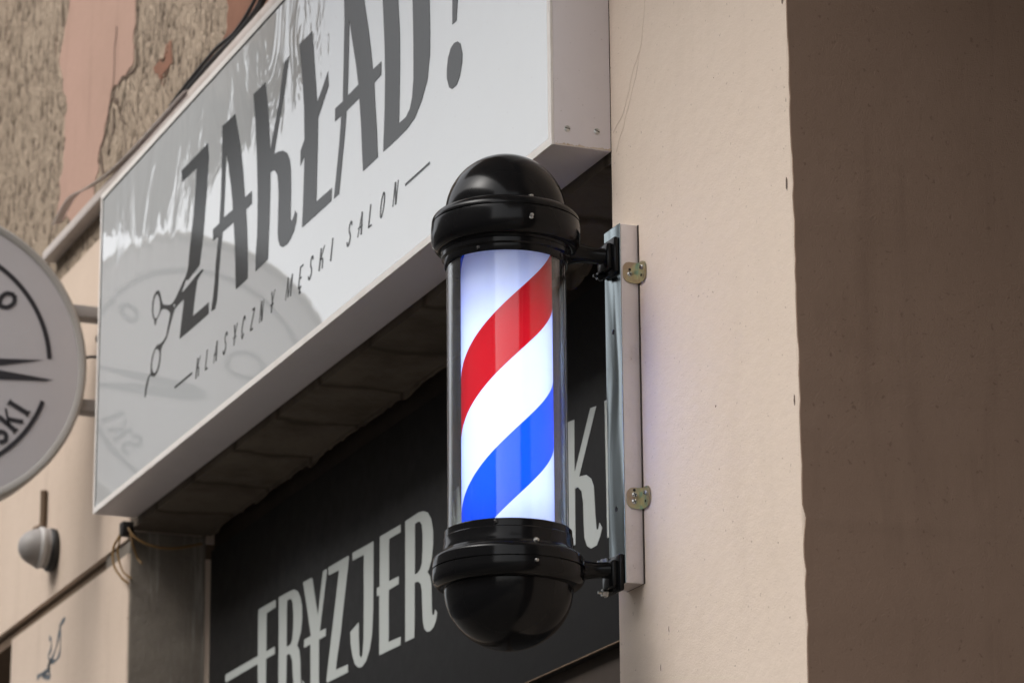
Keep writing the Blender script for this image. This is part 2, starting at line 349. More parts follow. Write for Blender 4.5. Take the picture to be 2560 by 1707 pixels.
SIGN={
'Z': [[(-18299,39044),(-18224,38703),(-18253,38556),(-18321,38111),(-18421,37676),(-18526,37127),(-18612,36882),(-18733,36609),(-18816,36590),(-19260,36546),(-19558,36513),(-19683,36576),(-19757,36505),(-19962,36393),(-19881,36362),(-19252,36415),(-18896,36449),(-18531,36456),(-18470,36420),(-18871,36324),(-18940,36189),(-19070,35880),(-19144,35642),(-18058,35631),(-18062,35395),(-18833,35397),(-19639,35409),(-20045,35415),(-19959,35689),(-19855,35954),(-19779,36190),(-20052,36184),(-20327,36169),(-20467,36143),(-20537,36089),(-20654,35991),(-20770,35875),(-20886,35758),(-21006,35679),(-21097,35648),(-21283,35615),(-21385,35549),(-21397,35450),(-21419,35325),(-21492,35195),(-21625,35119),(-21813,35089),(-21878,35110),(-22107,35179),(-22203,35176),(-22293,35087),(-22391,34943),(-22464,34802),(-22531,34828),(-22480,35003),(-22393,35131),(-22270,35212),(-22111,35227),(-22107,35432),(-22040,35565),(-21889,35675),(-21702,35727),(-21414,35687),(-21164,35703),(-21011,35755),(-20926,35881),(-20824,36020),(-20746,36147),(-20890,36252),(-21083,36334),(-21276,36397),(-21435,36414),(-21526,36364),(-21619,36334),(-21787,36286),(-21819,36201),(-21884,36209),(-21918,36322),(-22041,36432),(-22117,36586),(-22098,36751),(-22011,36878),(-21854,36928),(-21694,36920),(-21595,36873),(-21491,36749),(-21405,36612),(-21316,36512),(-21089,36426),(-20771,36340),(-20554,36334),(-20372,36385),(-20103,36484),(-19865,36583),(-19717,36632),(-19572,36728),(-19533,36765),(-19469,37058),(-19353,37454),(-19215,37804),(-19117,38283),(-19087,38628),(-19051,38764),(-20082,38787),(-20151,39048)],[(-21720,36843),(-21605,36744),(-21531,36610),(-21504,36489),(-21560,36392),(-21714,36332),(-21829,36335),(-21942,36395),(-22029,36523),(-22027,36674),(-21973,36810),(-21849,36860)],[(-21664,35642),(-21518,35557),(-21472,35451),(-21524,35297),(-21631,35195),(-21818,35147),(-21951,35222),(-22035,35319),(-22032,35450),(-21945,35577),(-21824,35657)],[(-20532,36282),(-20470,36283),(-20412,36239),(-20409,36201),(-20483,36203),(-20536,36246)]],
'A': [[(-16491,39055),(-16222,38508),(-16089,38160),(-15953,37757),(-15790,37104),(-15357,37099),(-15335,36841),(-15708,36836),(-15633,36441),(-15575,36053),(-15542,35673),(-15538,35580),(-15541,35398),(-16278,35392),(-16328,35739),(-16334,35906),(-16405,36394),(-16496,36816),(-17212,36835),(-17314,36477),(-17413,36070),(-17440,35884),(-17508,35547),(-17624,35375),(-17889,35396),(-17772,35675),(-17675,35987),(-17636,36287),(-17560,36550),(-17501,36818),(-17837,36843),(-17863,37080),(-17436,37084),(-17370,37542),(-17339,38107),(-17346,38591),(-17330,38875),(-17345,39085)],[(-17040,38414),(-16886,38096),(-16715,37660),(-16596,37300),(-16568,37093),(-17166,37116),(-17145,37281),(-17104,37649),(-17081,38024)]],
'K': [[(-15334,39070),(-14579,39049),(-14415,38502),(-14291,37904),(-14236,37559),(-13743,38384),(-13452,39059),(-13150,39076),(-13415,38437),(-13805,37797),(-13998,37406),(-13730,37371),(-13454,37299),(-13205,37163),(-13065,36990),(-12988,36767),(-12964,36346),(-12979,35992),(-12974,35811),(-12908,35746),(-12839,35770),(-12751,35832),(-12710,35891),(-12601,35786),(-12650,35641),(-12778,35502),(-12961,35415),(-13174,35372),(-13417,35391),(-13582,35467),(-13696,35618),(-13728,35772),(-13713,36128),(-13699,36486),(-13736,36771),(-13797,36936),(-13939,37063),(-14106,37108),(-14217,37107),(-14215,36739),(-14239,36199),(-14277,35756),(-14303,35419),(-15057,35394),(-15059,35715),(-14989,36061),(-14976,36425),(-14987,36983),(-15051,37560),(-15132,38147),(-15093,38029),(-15230,38638)]],
'L': [[(-12568,39102),(-11829,39095),(-11723,38663),(-11607,38083),(-11510,37593),(-11251,37745),(-10912,37986),(-10867,37692),(-11168,37476),(-11448,37265),(-11457,36697),(-11483,36176),(-11509,35684),(-10651,35676),(-10669,35435),(-11427,35435),(-12303,35432),(-12253,35889),(-12199,36780),(-12433,36668),(-12426,36961),(-12208,37104),(-12251,37765),(-12362,38346),(-12479,38796)]],
'A2': [[(-9142,39038),(-8959,38606),(-8747,38019),(-8596,37544),(-8506,37173),(-8076,37171),(-8074,36926),(-8428,36904),(-8385,36553),(-8294,36006),(-8232,35472),(-8991,35460),(-9042,35839),(-9107,36382),(-9202,36885),(-9886,36876),(-9940,36555),(-10259,35436),(-10534,35437),(-10268,36346),(-10157,36878),(-10504,36886),(-10496,37130),(-10083,37123),(-10052,37764),(-10018,38612),(-10045,39119)],[(-9751,38578),(-9606,38140),(-9389,37594),(-9253,37155),(-9830,37143),(-9805,37464),(-9773,38093)]],
'D': [[(-8121,39242),(-7127,39190),(-6354,38906),(-5975,38552),(-5815,38083),(-5736,37607),(-5710,37436),(-5686,36824),(-5698,36429),(-5821,36033),(-6087,35767),(-6408,35576),(-6787,35503),(-7335,35484),(-7960,35482),(-7898,36181),(-7874,36790),(-7907,37422),(-7968,37965),(-8028,38427)],[(-7182,35736),(-6842,35733),(-6651,35819),(-6543,35983),(-6478,36303),(-6479,36909),(-6517,37737),(-6572,38270),(-6710,38591),(-6903,38770),(-7294,38796),(-7264,38431),(-7235,38005),(-7149,37355),(-7135,36736),(-7161,36134)]],
'X': [[(-4635,38028),(-4643,37038),(-4657,36604),(-4468,36608),(-4414,36952),(-4200,38017)],[(-4421,36228),(-4295,36144),(-4207,35937),(-4223,35787),(-4326,35590),(-4478,35488),(-4681,35490),(-4808,35563),(-4910,35755),(-4908,35912),(-4856,36090),(-4727,36220),(-4573,36254)]],
}
BOARD={
'F': [[(-23224,30637),(-22107,30623),(-22050,30586),(-22046,30462),(-22654,30451),(-22663,29645),(-22099,29639),(-22082,29487),(-22656,29486),(-22644,28738),(-22627,28299),(-23157,28299),(-23216,29480),(-25434,29467),(-25477,29493),(-25473,29647),(-23212,29648)]],
'R': [[(-21860,30628),(-21154,30619),(-20886,30601),(-20644,30518),(-20454,30351),(-20359,30160),(-20336,29915),(-20407,29637),(-20535,29489),(-20648,29407),(-20502,29277),(-20427,29042),(-20408,28732),(-20358,28451),(-20309,28409),(-20270,28504),(-20289,28626),(-20141,28532),(-20034,28429),(-20108,28273),(-20287,28168),(-20496,28152),(-20709,28273),(-20822,28514),(-20883,28781),(-20947,29135),(-21059,29284),(-21167,29321),(-21301,29319),(-21312,28856),(-21305,28305),(-21806,28302),(-21828,28946),(-21838,29992)],[(-21311,30450),(-21149,30461),(-21014,30417),(-20941,30308),(-20897,30074),(-20899,29815),(-20951,29583),(-21039,29513),(-21145,29490),(-21323,29496),(-21325,30069)]],
'Y': [[(-20304,30631),(-19781,30620),(-19718,30582),(-19363,29762),(-19061,30610),(-18858,30611),(-18817,30577),(-19237,29426),(-18872,29416),(-18869,29264),(-19269,29263),(-19270,28666),(-19253,28382),(-19251,28261),(-19771,28249),(-19798,29268),(-20172,29265),(-20203,29283),(-20192,29434),(-19776,29433),(-20026,30026)]],
'Z': [[(-18750,30619),(-17543,30608),(-17507,30572),(-17540,30436),(-17740,29859),(-17973,29146),(-18210,28598),(-18243,28474),(-17543,28455),(-17526,28300),(-18737,28307),(-18809,28336),(-18776,28461),(-18540,29133),(-18304,29803),(-18089,30430),(-18711,30453)]],
'J': [[(-17299,30612),(-16102,30588),(-16095,29836),(-16103,29257),(-16152,28805),(-16283,28529),(-16482,28335),(-16718,28262),(-16922,28282),(-17128,28381),(-17268,28569),(-17376,28823),(-17414,29065),(-16934,29166),(-16909,28830),(-16870,28521),(-16774,28438),(-16700,28490),(-16636,28779),(-16631,29476),(-16643,30439),(-17297,30457)]],
'E': [[(-15734,30603),(-14600,30589),(-14600,30447),(-15224,30447),(-15233,29634),(-14700,29617),(-14699,29474),(-15231,29466),(-15245,28472),(-14593,28450),(-14593,28293),(-15749,28311),(-15758,29467),(-15891,29475),(-15893,29633),(-15740,29630)]],
'R2': [[(-14343,30597),(-13632,30611),(-13381,30579),(-13164,30508),(-12979,30344),(-12875,30097),(-12876,29852),(-12951,29578),(-13087,29428),(-13180,29396),(-13044,29286),(-12971,29116),(-12954,28758),(-12943,28579),(-12882,28517),(-12815,28543),(-12784,28615),(-12681,28540),(-12725,28405),(-12865,28300),(-13048,28264),(-13201,28282),(-13337,28367),(-13410,28514),(-13435,28741),(-13459,29079),(-13521,29237),(-13664,29311),(-13840,29324),(-13840,28707),(-13852,28297),(-14338,28304),(-14340,29481)],[(-13821,30433),(-13695,30444),(-13557,30421),(-13457,30336),(-13420,30147),(-13420,29855),(-13458,29616),(-13539,29521),(-13696,29474),(-13840,29481)]],
'K': [[(-6746,30602),(-6272,30563),(-6281,29656),(-5588,30591),(-5349,30565),(-6095,29551),(-5799,29510),(-5596,29399),(-5499,29251),(-5473,29050),(-5449,28768),(-5411,28510),(-5344,28496),(-5286,28594),(-5182,28488),(-5261,28368),(-5400,28246),(-5638,28241),(-5806,28318),(-5904,28478),(-5929,28734),(-5938,29071),(-6000,29281),(-6150,29386),(-6269,29385),(-6278,28670),(-6279,28446),(-6756,28449),(-6766,29484)]],
'I': [[(-4975,30563),(-4505,30555),(-4486,28270),(-4949,28274)]],
}
GRAF= [[(-32285,32061),(-32696,31973),(-32833,31777),(-33018,31533),(-33367,31319),(-33468,31267)],[(-32753,32012),(-32656,31605),(-32678,31333),(-32929,31212),(-33357,31234),(-33754,31417),(-33502,31566),(-33525,31766),(-33699,31868)],[(-33468,31267),(-33780,31170),(-33553,31074),(-34098,31114),(-34752,31089)],[(-33576,31273),(-33666,31122),(-33534,30903),(-34309,31053),(-33873,31047)]]
PINK= [[(-33442,48181),(-34063,47142),(-34378,46642),(-33827,45637),(-33661,44776),(-33722,43996),(-34167,42743),(-34344,42360),(-31058,41357),(-30597,42208),(-30514,42756),(-30014,43168),(-29674,43820),(-29435,44122),(-29048,44217),(-28256,44093),(-27622,44173),(-27529,44592),(-27577,45975)],[(-20556,43474),(-20285,42334),(-20918,42114),(-21904,42152),(-22414,41349),(-20216,40941),(-15256,41148),(-15265,41473)]]
SUBX= [-1.8693, -1.8082, -1.7517, -1.6909, -1.6293, -1.5764, -1.5199, -1.462, -1.3995, -1.3, -1.2343, -1.1771, -1.1159, -1.0614, -0.9675, -0.9091, -0.8561, -0.7972, -0.7319]
DARKCR= [[(-29126,45621),(-29152,45168),(-29229,44542),(-29319,44075),(-29557,43774),(-29836,43179),(-30291,43023),(-30119,42622),(-29940,42146)],[(-27323,45758),(-27311,44506),(-27400,44050),(-28141,44046),(-28835,44106)],[(-29251,44052),(-28817,43598),(-28521,43195),(-28099,42790)],[(-29587,42640),(-29163,43069),(-29141,43556)]]
STAIN= [(-24975,44107),(-24228,43617),(-24081,43166),(-24425,43036),(-24642,42750),(-25123,42809),(-25389,43157),(-26143,43458),(-25910,43635),(-25554,43765),(-25693,43999)]
# ---------------------------------------------------------------- the building
FZ = 4.07
bld = thing('shop_building', 'cream rendered shop front with a recessed dark opening and old peeling plaster above', 'building')

def wobbly_box(name, b, mat, amp=.0025, freq=14, seg=.03, edges=('x1',), parent=bld):
    """a wall block whose listed vertical edges are hand-trowelled, not ruler-straight"""
    x0, x1, y0, y1, z0, z1 = b; n = max(2, int((z1-z0)/seg)); bm = bmesh.new(); rings = []
    for i in range(n+1):
        z = z0+(z1-z0)*i/n
        a = noise.noise(Vector((x0*3, z*freq, 1)))*amp+noise.noise(Vector((x0*3, z*freq*4, 4)))*amp*.4 if 'x0' in edges else 0
        c = noise.noise(Vector((x1*3, z*freq, 2)))*amp+noise.noise(Vector((x1*3, z*freq*4, 7)))*amp*.4 if 'x1' in edges else 0
        e = .004
        pr = [(x0+a, y1), (x0+a, y0+e), (x0+a+e*.3, y0+e*.3), (x0+a+e, y0), (x1+c-e, y0), (x1+c-e*.3, y0+e*.3), (x1+c, y0+e), (x1+c, y1)]
        rings.append([bm.verts.new((p[0], p[1], z)) for p in pr])
    k = len(rings[0])
    for A, B in zip(rings, rings[1:]):
        for j in range(k): bm.faces.new((A[j], A[(j+1) % k], B[(j+1) % k], B[j]))
    bm.faces.new(rings[0][::-1]); bm.faces.new(rings[-1])
    return obj(name, bm, M[mat], parent, 60)

pier = wobbly_box('pier', (-.0565, .5405, 0, .30, 0, FZ), 'cream', edges=('x0', 'x1'), freq=9, amp=.0014)
# left part of the front: above and below the groove, round a window opening
wobbly_box('wall', (-6, -2.7015, 0, .30, 3.2845, FZ), 'cream_far', .004, 6)
wobbly_box('wall', (-3.745, -2.7015, 0, .30, 0, 3.250), 'cream_far', .004, 6, edges=('x1', 'x0'))
box('wall', (-6, -4.9, 0, .30, 0, 3.255), M['cream_far'], bld)
box('wall', (-4.9, -3.7452, .001, .30, 0, 2.3), M['cream_far'], bld)
box('groove', (-6, -2.703, .014, .29, 3.2502, 3.2843), M['groove'], bld)
wb = box('window', (-4.9, -3.7452, .16, .22, 2.3, 3.2545), M['wood'], bld)
box('pane', (-4.82, -3.82, .152, .158, 2.38, 3.17), M['glass_dark'], wb)
# concrete reveal on the far side of the opening
q = wobbly_box('jamb', (-2.9, -2.6985, .005, .176, 0, 3.30), 'concrete', .002, 10)
box('lintel', (-2.6983, -.0568, .003, .172, 3.302, FZ), M['lintel'], bld)
bm = bmesh.new(); xs = [-2.69+.012*i for i in range(219)]
lo = [3.3015-.004-.016*max(0, noise.noise(Vector((x*9, 0, 3))))-.010*max(0, noise.noise(Vector((x*40, 2, 3))))-.045*max(0, noise.noise(Vector((x*6, 5, 1)))-.1)*(1 if x > -1.0 else .15) for x in xs]
pv = [(bm.verts.new((x, .165, 3.3018)), bm.verts.new((x, .165, z)), bm.verts.new((x, .171, z)), bm.verts.new((x, .171, 3.3018))) for x, z in zip(xs, lo)]
for A, B in zip(pv, pv[1:]):
    for j in range(4): bm.faces.new((A[j], A[(j+1) % 4], B[(j+1) % 4], B[j]))
obj('mortar_edge', bm, M['lintel'], bld)
box('shopfront_frame', (-2.698, -.058, .196, .30, 0, 3.9), M['wood'], bld)
for k in range(3):
    fr = box('shop_window', (-2.62+.86*k, -1.80+.86*k, .186, .1955, .5, 2.50), M['wood'], bld, .002)
    box('pane', (-2.57+.86*k, -1.85+.86*k, .182, .1855, .56, 2.44), M['glass_dark'], fr)
# brown painted wall of the passage: a skin with a ragged brushed edge at the corner
bm = bmesh.new(); n = 230; rings = []
for i in range(n+1):
    z = FZ*i/n
    xx = .5425+noise.noise(Vector((.5405*3, z*9, 2)))*.0014+noise.noise(Vector((.5405*3, z*36, 7)))*.00056
    ye = .0012+.004*max(0, noise.noise(Vector((z*22, 3, 0))))+.004*max(0, noise.noise(Vector((z*70, 8, 0))))
    rings.append([bm.verts.new((.50, ye, z)), bm.verts.new((xx, ye, z)), bm.verts.new((xx, .12, z)), bm.verts.new((.5415, .4, z)), bm.verts.new((.5415, 6, z)), bm.verts.new((.50, 6, z))])
for A, B in zip(rings, rings[1:]):
    for j in range(6): bm.faces.new((A[j], A[(j+1) % 6], B[(j+1) % 6], B[j]))
obj('passage_wall', bm, M['brown'], bld)
box('passage_ceiling', (.545, 3.2, .25, 6, 3.72, 3.82), M['brown'], bld)
box('passage_end', (.545, 3.2, 6.0, 6.1, 0, 3.72), M['brown'], bld)
box('passage_wall', (3.2, 3.3, .02, 6, 0, FZ), M['brown'], bld)
box('wall', (.5455, 3.3, .002, .249, 3.80, FZ-.001), M['cream'], bld)
box('wall', (3.302, 5.2, 0, .3, 0, FZ), M['cream'], bld)
box('upper_wall', (-9, 5.2, .002, .5, FZ+.001, 9), M['old'], bld)
for k, pts in enumerate(PINK):
    P = [Vector((a/1e4, b/1e4, 0)) for a, b in pts]; Q = []
    for A, B in zip(P, P[1:]+P[:1]):
        for i in range(max(1, int((B-A).length/.012))):
            v = A.lerp(B, i/max(1, int((B-A).length/.012))); Q.append((v.x+noise.noise(v*22)*.03+noise.noise(v*90)*.012, v.y+noise.noise(v*22+Vector((9, 9, 9)))*.02))
    f = filled('paint_patch', [Q], plane_y(.002), M['pink' if k == 0 else 'rust_paint'], bld, .003)
    if k: f['label'] = 'reddish brown remains of paint behind the sign top'
    else: f['label'] = 'faded pink strip of paint on the rough plaster'
# balcony over the shop front, above the picture
box('balcony_slab', (-1.3, 3.4, -1.25, .001, 4.75, 4.93), M['cream_far'], bld)
box('balcony_parapet', (-1.3, 3.4, -1.25, -1.13, 4.931, 5.85), M['cream_far'], bld)
box('balcony_slab', (-5.95, -4.55, -1.2, .001, 5.06, 5.22), M['concrete'], bld)
box('balcony_parapet', (-5.95, -4.55, -1.2, -1.12, 5.221, 6.15), M['old'], bld)
box('balcony_parapet', (-4.63, -4.55, -1.119, .001, 5.221, 6.15), M['old'], bld)
for k, s in enumerate(DARKCR):
    P = smoothpath([Vector((a/1e4, b/1e4, 0)) for a, b in s], 8)
    P = [p+Vector((noise.noise(p*30)*.012, noise.noise(p*30+Vector((5, 5, 5)))*.012, 0)) for p in P]
    wd = [.002+.012*abs(noise.noise(p*14+Vector((3, 1, 7)))) for p in P]
    obj('crack', ribbon(bmesh.new(), P, wd, plane_y(-.0002-.0002*k), .0012), M['chip'], bld)
P = [Vector((a/1e4, b/1e4, 0)) for a, b in STAIN]; Q = []
for A, B in zip(P, P[1:]+P[:1]):
    for i in range(6):
        v = A.lerp(B, i/6); v = v.lerp(Vector((-2.497, 4.305, 0)), .45); Q.append((v.x+noise.noise(v*40)*.07, v.y+noise.noise(v*40+Vector((9, 9, 9)))*.05))
filled('paint_patch', [Q], plane_y(.0015), M['rust_paint'], bld, .003)['label'] = 'small rusty brown patch on the rough plaster'
# hairline cracks and chips in the render
T2 = plane_y(-.0002)
for c in ([(.115, 3.72), (.098, 3.58), (.083, 3.52), (.06, 3.44), (.02, 3.375), (-.035, 3.31)], [(.06, 3.44), (.035, 3.42), (.0, 3.37), (-.045, 3.345)]):
    P = [Vector((a, b, 0)) for a, b in c]; P = smoothpath(P, 8)
    P = [p+Vector((noise.noise(p*60)*.003, noise.noise(p*60+Vector((5, 5, 5)))*.003, 0)) for p in P]
    obj('crack', ribbon(bmesh.new(), P, .0009, T2, .0005), M['crack'], bld)
bm = bmesh.new()
for (x, z, w_, h_) in ((.527, 3.083, .009, .026), (.531, 3.345, .006, .018), (.530, 2.78, .005, .02), (.29, 2.832, .006, .004), (.52, 3.62, .004, .012), (.12, 2.55, .003, .014), (.33, 2.46, .004, .003), (.09, 2.5, .003, .016), (.533, 3.20, .002, .008), (.47, 2.60, .003, .003), (.21, 3.05, .002, .004), (.31, 3.31, .003, .002)):
    bb = [(x+w_*(.5+.5*random.random())*math.cos(a)*.5, z+h_*(.5+.5*random.random())*math.sin(a)*.5) for a in [k*math.pi/5 for k in range(10)]]
    bm = bmesh.new(); vs_ = [bm.verts.new(T2(a, b, .0002)) for a, b in bb]; bm.faces.new(vs_)
    obj('paint_chip', bm, M['chip'], bld)
bm = bmesh.new()
for s in GRAF:
    P = smoothpath([Vector((a/1e4, b/1e4, 0)) for a, b in s], 5)
    ribbon(bm, P, [.009+.004*math.sin(i*.7) for i in range(len(P))], plane_y(-.0006), .0006)
obj('graffiti', bm, M['pen'], bld)['label'] = 'small blue grey marker scribble on the cream wall'

# flashing along the foot of the old plaster
fl = thing('metal_flashing', 'long dirty white metal flashing strip running along the wall behind the sign top', 'flashing', (-2.5, 0, 4.14))
bm = bmesh.new(); bx(bm, -3.42, .3, -.034, .001, 4.128, 4.152, .002); obj('strip', bm, M['flash'], fl, 35)
bm = bmesh.new()
P = smoothpath([(-3.30, -.03, 4.19), (-3.12, -.04, 4.200), (-2.95, -.038, 4.175), (-2.7, -.03, 4.157), (-2.2, -.03, 4.154)], 6)
for A, B in zip(P, P[1:]):
    v = [bm.verts.new(A+Vector(o_)) for o_ in ((0, -.012, -.006), (0, .012, .006))]+[bm.verts.new(B+Vector(o_)) for o_ in ((0, .012, .006), (0, -.012, -.006))]
    bm.faces.new(v)
bmesh.ops.remove_doubles(bm, verts=bm.verts[:], dist=1e-5)
bmesh.ops.solidify(bm, geom=bm.faces[:], thickness=.003); obj('bent_lip', bm, M['flash'], fl)
cb = thing('cable_bundle', 'loose black cables lying along the top edge of the sign', 'cable', (-1.9, -.04, 4.17))
for dz, dy, rr in ((0, 0, .006), (.008, .01, .005), (.013, -.006, .004)):
    P = smoothpath([(-2.32, -.03+dy, 4.155+dz*.3), (-2.2, -.03+dy*.6, 4.160+dz*.8), (-2.0, -.03+dy*.6, 4.163+dz), (-1.86, -.03+dy*.6, 4.158+dz*.6), (-1.72, -.03+dy, 4.170+dz*1.3), (-1.66, -.04+dy, 4.185+dz*1.6), (-1.6, -.035+dy, 4.165+dz), (-1.2, -.03+dy, 4.16+dz)], 8)
    bm = bmesh.new(); tube(bm, P, rr, 8); obj('cable', bm, M['cable'], cb, 60)

# ---------------------------------------------------------------- light-box sign
SX0, SX1, SZ0, SZ1, SY = -2.641, -.0511, 3.3165, 4.048, -.0988
sg = thing('lightbox_sign', 'long white box sign lettered ZAKŁAD! in dark grey above the shop opening', 'sign', (-1.35, -.05, SZ0))
box('box_body', (SX0, SX1, SY+.004, -.001, SZ0, SZ1), M['box_side'], sg, .0015)
bm = bmesh.new()
F = .013
bx(bm, SX0+.0003, SX1-.0003, SY, SY+.0038, SZ0+.0003, SZ0+F); bx(bm, SX0+.0003, SX1-.0003, SY, SY+.0038, SZ1-F, SZ1-.0003)
bx(bm, SX0+.0003, SX0+F, SY, SY+.0038, SZ0+F+.0002, SZ1-F-.0002); bx(bm, SX1-F, SX1-.0003, SY, SY+.0038, SZ0+F+.0002, SZ1-F-.0002)
obj('frame', bm, M['frame_white'], sg)
bm = bmesh.new(); bx(bm, SX0+F+.0007, SX1-F-.0007, SY+.0012, SY+.0036, SZ0+F+.0007, SZ1-F-.0007); obj('panel', bm, M['acrylic'], sg)
bm = bmesh.new(); bx(bm, SX0+F-.0001, SX0+F+.0055, SY+.0004, SY+.0011, SZ0+F, SZ1-F); bx(bm, SX0+F, SX1-F, SY+.0004, SY+.0011, SZ1-F-.004, SZ1-F); obj('gasket', bm, M['seam'], sg)
PY = plane_y(SY+.0008)
def scale(l): return [[(a/1e4, b/1e4) for a, b in p] for p in l]
for k in ('Z', 'A', 'K', 'L', 'A2', 'D'):
    o = filled('scissors_letter' if k == 'Z' else 'letter', scale(SIGN[k]), PY, M['print'], sg)
    o['label'] = {'Z': 'letter Z drawn as open scissors', 'A': 'first letter A', 'K': 'letter K', 'L': 'crossed letter L', 'A2': 'second letter A', 'D': 'letter D'}[k]
for k in (0, 1): filled('exclamation_mark' if k == 0 else 'exclamation_dot', scale([SIGN['X'][k]]), PY, M['print'], sg)
# subtitle, a thin slanted capitals alphabet drawn with pen strokes (x, y in 0..1, width in 1)
G = {'K': [[(0, 0), (.0, 1)], [(.75, 1), (.15, .5)], [(.1, .5), (.6, .45), (.72, .0)]], 'L': [[(.1, 1), (.1, 0)], [(.1, .03), (.75, .03)]],
     'A': [[(0, 0), (.45, 1)], [(.45, 1), (.75, 0)], [(-.1, .38), (.85, .38)]], 'S': [[(.75, .82), (.62, .97), (.35, .96), (.2, .8), (.3, .6), (.6, .42), (.62, .2), (.4, .03), (.15, .05), (0, .2)]],
     'Y': [[(0, 1), (.4, .5), (.4, 0)], [(.8, 1), (.4, .5)], [(.0, .38), (.8, .38)]], 'C': [[(.7, .8), (.55, .98), (.25, .9), (.1, .5), (.2, .1), (.45, .02), (.65, .2)]],
     'Z': [[(.1, .97), (.75, .97)], [(.72, .97), (.1, .03)], [(.1, .03), (.75, .03)]], 'N': [[(0, 0), (.0, 1)], [(.05, 1), (.6, 0)], [(.65, 0), (.65, 1)]],
     'M': [[(-.25, 0), (-.12, 1)], [(-.12, 1), (.35, .05)], [(.35, .05), (.88, 1)], [(.88, 1), (.98, 0)]], 'E': [[(.1, 0), (.1, 1)], [(.1, .97), (.75, .97)], [(.0, .45), (.65, .45)], [(.1, .03), (.75, .03)]],
     'Q': [[(.1, 0), (.1, 1)], [(.1, .97), (.75, .97)], [(.0, .45), (.65, .45)], [(.1, .03), (.75, .03)], [(.55, .0), (.42, -.13), (.50, -.24), (.78, -.22)]],
     'I': [[(.35, 0), (.35, 1)]], 'O': [[(.35, 1), (.1, .8), (.02, .45), (.12, .1), (.35, 0), (.58, .2), (.68, .55), (.58, .9), (.35, 1)]]}
TH = {'K': (.0075, .003, .006), 'L': (.006, .004), 'A': (.0025, .0075, .003), 'S': (.0055,), 'Y': (.0065, .003, .003), 'C': (.0055,), 'Z': (.004, .006, .004), 'N': (.003, .0075, .003),
      'M': (.0035, .0055, .003, .0065), 'E': (.006, .004, .003, .004), 'Q': (.006, .004, .003, .004, .005), 'I': (.0065,), 'O': (.0052,)}
for ch, cx in zip('KLASYCZNYMQSKISALON', SUBX):
    cx_ = cx; bm = bmesh.new()
    for st, wd in zip(G[ch], TH[ch]):
        P = [Vector((cx_-.0105+a*.024+(b-.5)*.040*.30, 3.4268+(cx+1.88)*.0058+b*.040, 0)) for a, b in st]
        if len(P) > 3: P = smoothpath(P, 5)
        ribbon(bm, P, wd*.8, PY)
    obj('small_letter', bm, M['print'], sg)
for pp in ([(-2.0317, 3.4462), (-1.9123, 3.4455)], [(-.6871, 3.4536), (-.5712, 3.4553)]): obj('dash_line', ribbon(bmesh.new(), pp, .0045, PY), M['print'], sg)
for yy, zz, an in ((-.0733, 3.3446, 1.5), (-.0242, 3.3463, 1.2)): screw(sg, (SX1+.0003, yy, zz), (1, 0, 0), .0048, cross=False, ang=an, mat='screw', head=.0018)
# rust creeping along the lower edge of the end plate
bm = bmesh.new(); ys = [SY+.005+i*.0935/40 for i in range(41)]
vv = [(bm.verts.new((SX1+.0004, y, SZ0+.0012)), bm.verts.new((SX1+.0004, y, SZ0+.0025+.0055*abs(noise.noise(Vector((y*160, 0, 0))))+.002*noise.noise(Vector((y*600, 0, 0)))))) for y in ys]
for A, B in zip(vv, vv[1:]): bm.faces.new((A[0], B[0], B[1], A[1]))
obj('rust_edge', bm, M['rust'], sg)

# ---------------------------------------------------------------- black name board in the recess
nb = thing('name_board', 'black board lettered FRYZJER MĘSKI in pale grey under the lintel', 'sign', (-1.35, .185, 2.65))
box('panel', (-2.671, -.02, .1802, .195, 2.650, 3.262), M['black_matt'], nb, .0012)
bm = bmesh.new(); bx(bm, -2.668, -.022, .176, .1800, 2.6495, 2.6515); obj('edge_trim', bm, M['groove'], nb)
PB = plane_y(.1797)
for k in ('F', 'R', 'Y', 'Z', 'J', 'E', 'R2', 'K', 'I'):
    filled('letter', [[(a-(.003 if k == 'I' else 0), c) for a, c in p] for p in scale(BOARD[k])], PB, M['board_print'], nb)['label'] = 'pale grey letter '+k[0]
z0_, z1_ = 2.832, 3.060
for strokes in ([([(-1.19, 0), (-1.175, 1)], .018), ([(-1.172, 1), (-1.12, .2)], .030), ([(-1.12, .2), (-1.075, 1)], .014), ([(-1.07, 1), (-1.06, 0)], .034)],
                [([(-1.005, 0), (-1.005, 1)], .034), ([(-1.02, .955), (-.925, .955)], .021), ([(-1.04, .5), (-.935, .5)], .021), ([(-1.02, .045), (-.925, .045)], .021), ([(-.945, .02), (-.96, -.07), (-.95, -.13), (-.925, -.15)], .012)],
                [([(-.80, .80), (-.815, .94), (-.845, .97), (-.87, .88), (-.872, .72), (-.85, .56), (-.82, .42), (-.805, .25), (-.815, .08), (-.845, .03), (-.875, .12), (-.885, .25)], .027)]):
    bm = bmesh.new()
    for P, wd in strokes:
        P = [Vector((a, z0_+(z1_-z0_)*c, 0)) for a, c in P]
        if len(P) > 3: P = smoothpath(P, 6)
        ribbon(bm, P, wd, PB)
    obj('letter', bm, M['board_print'], nb)

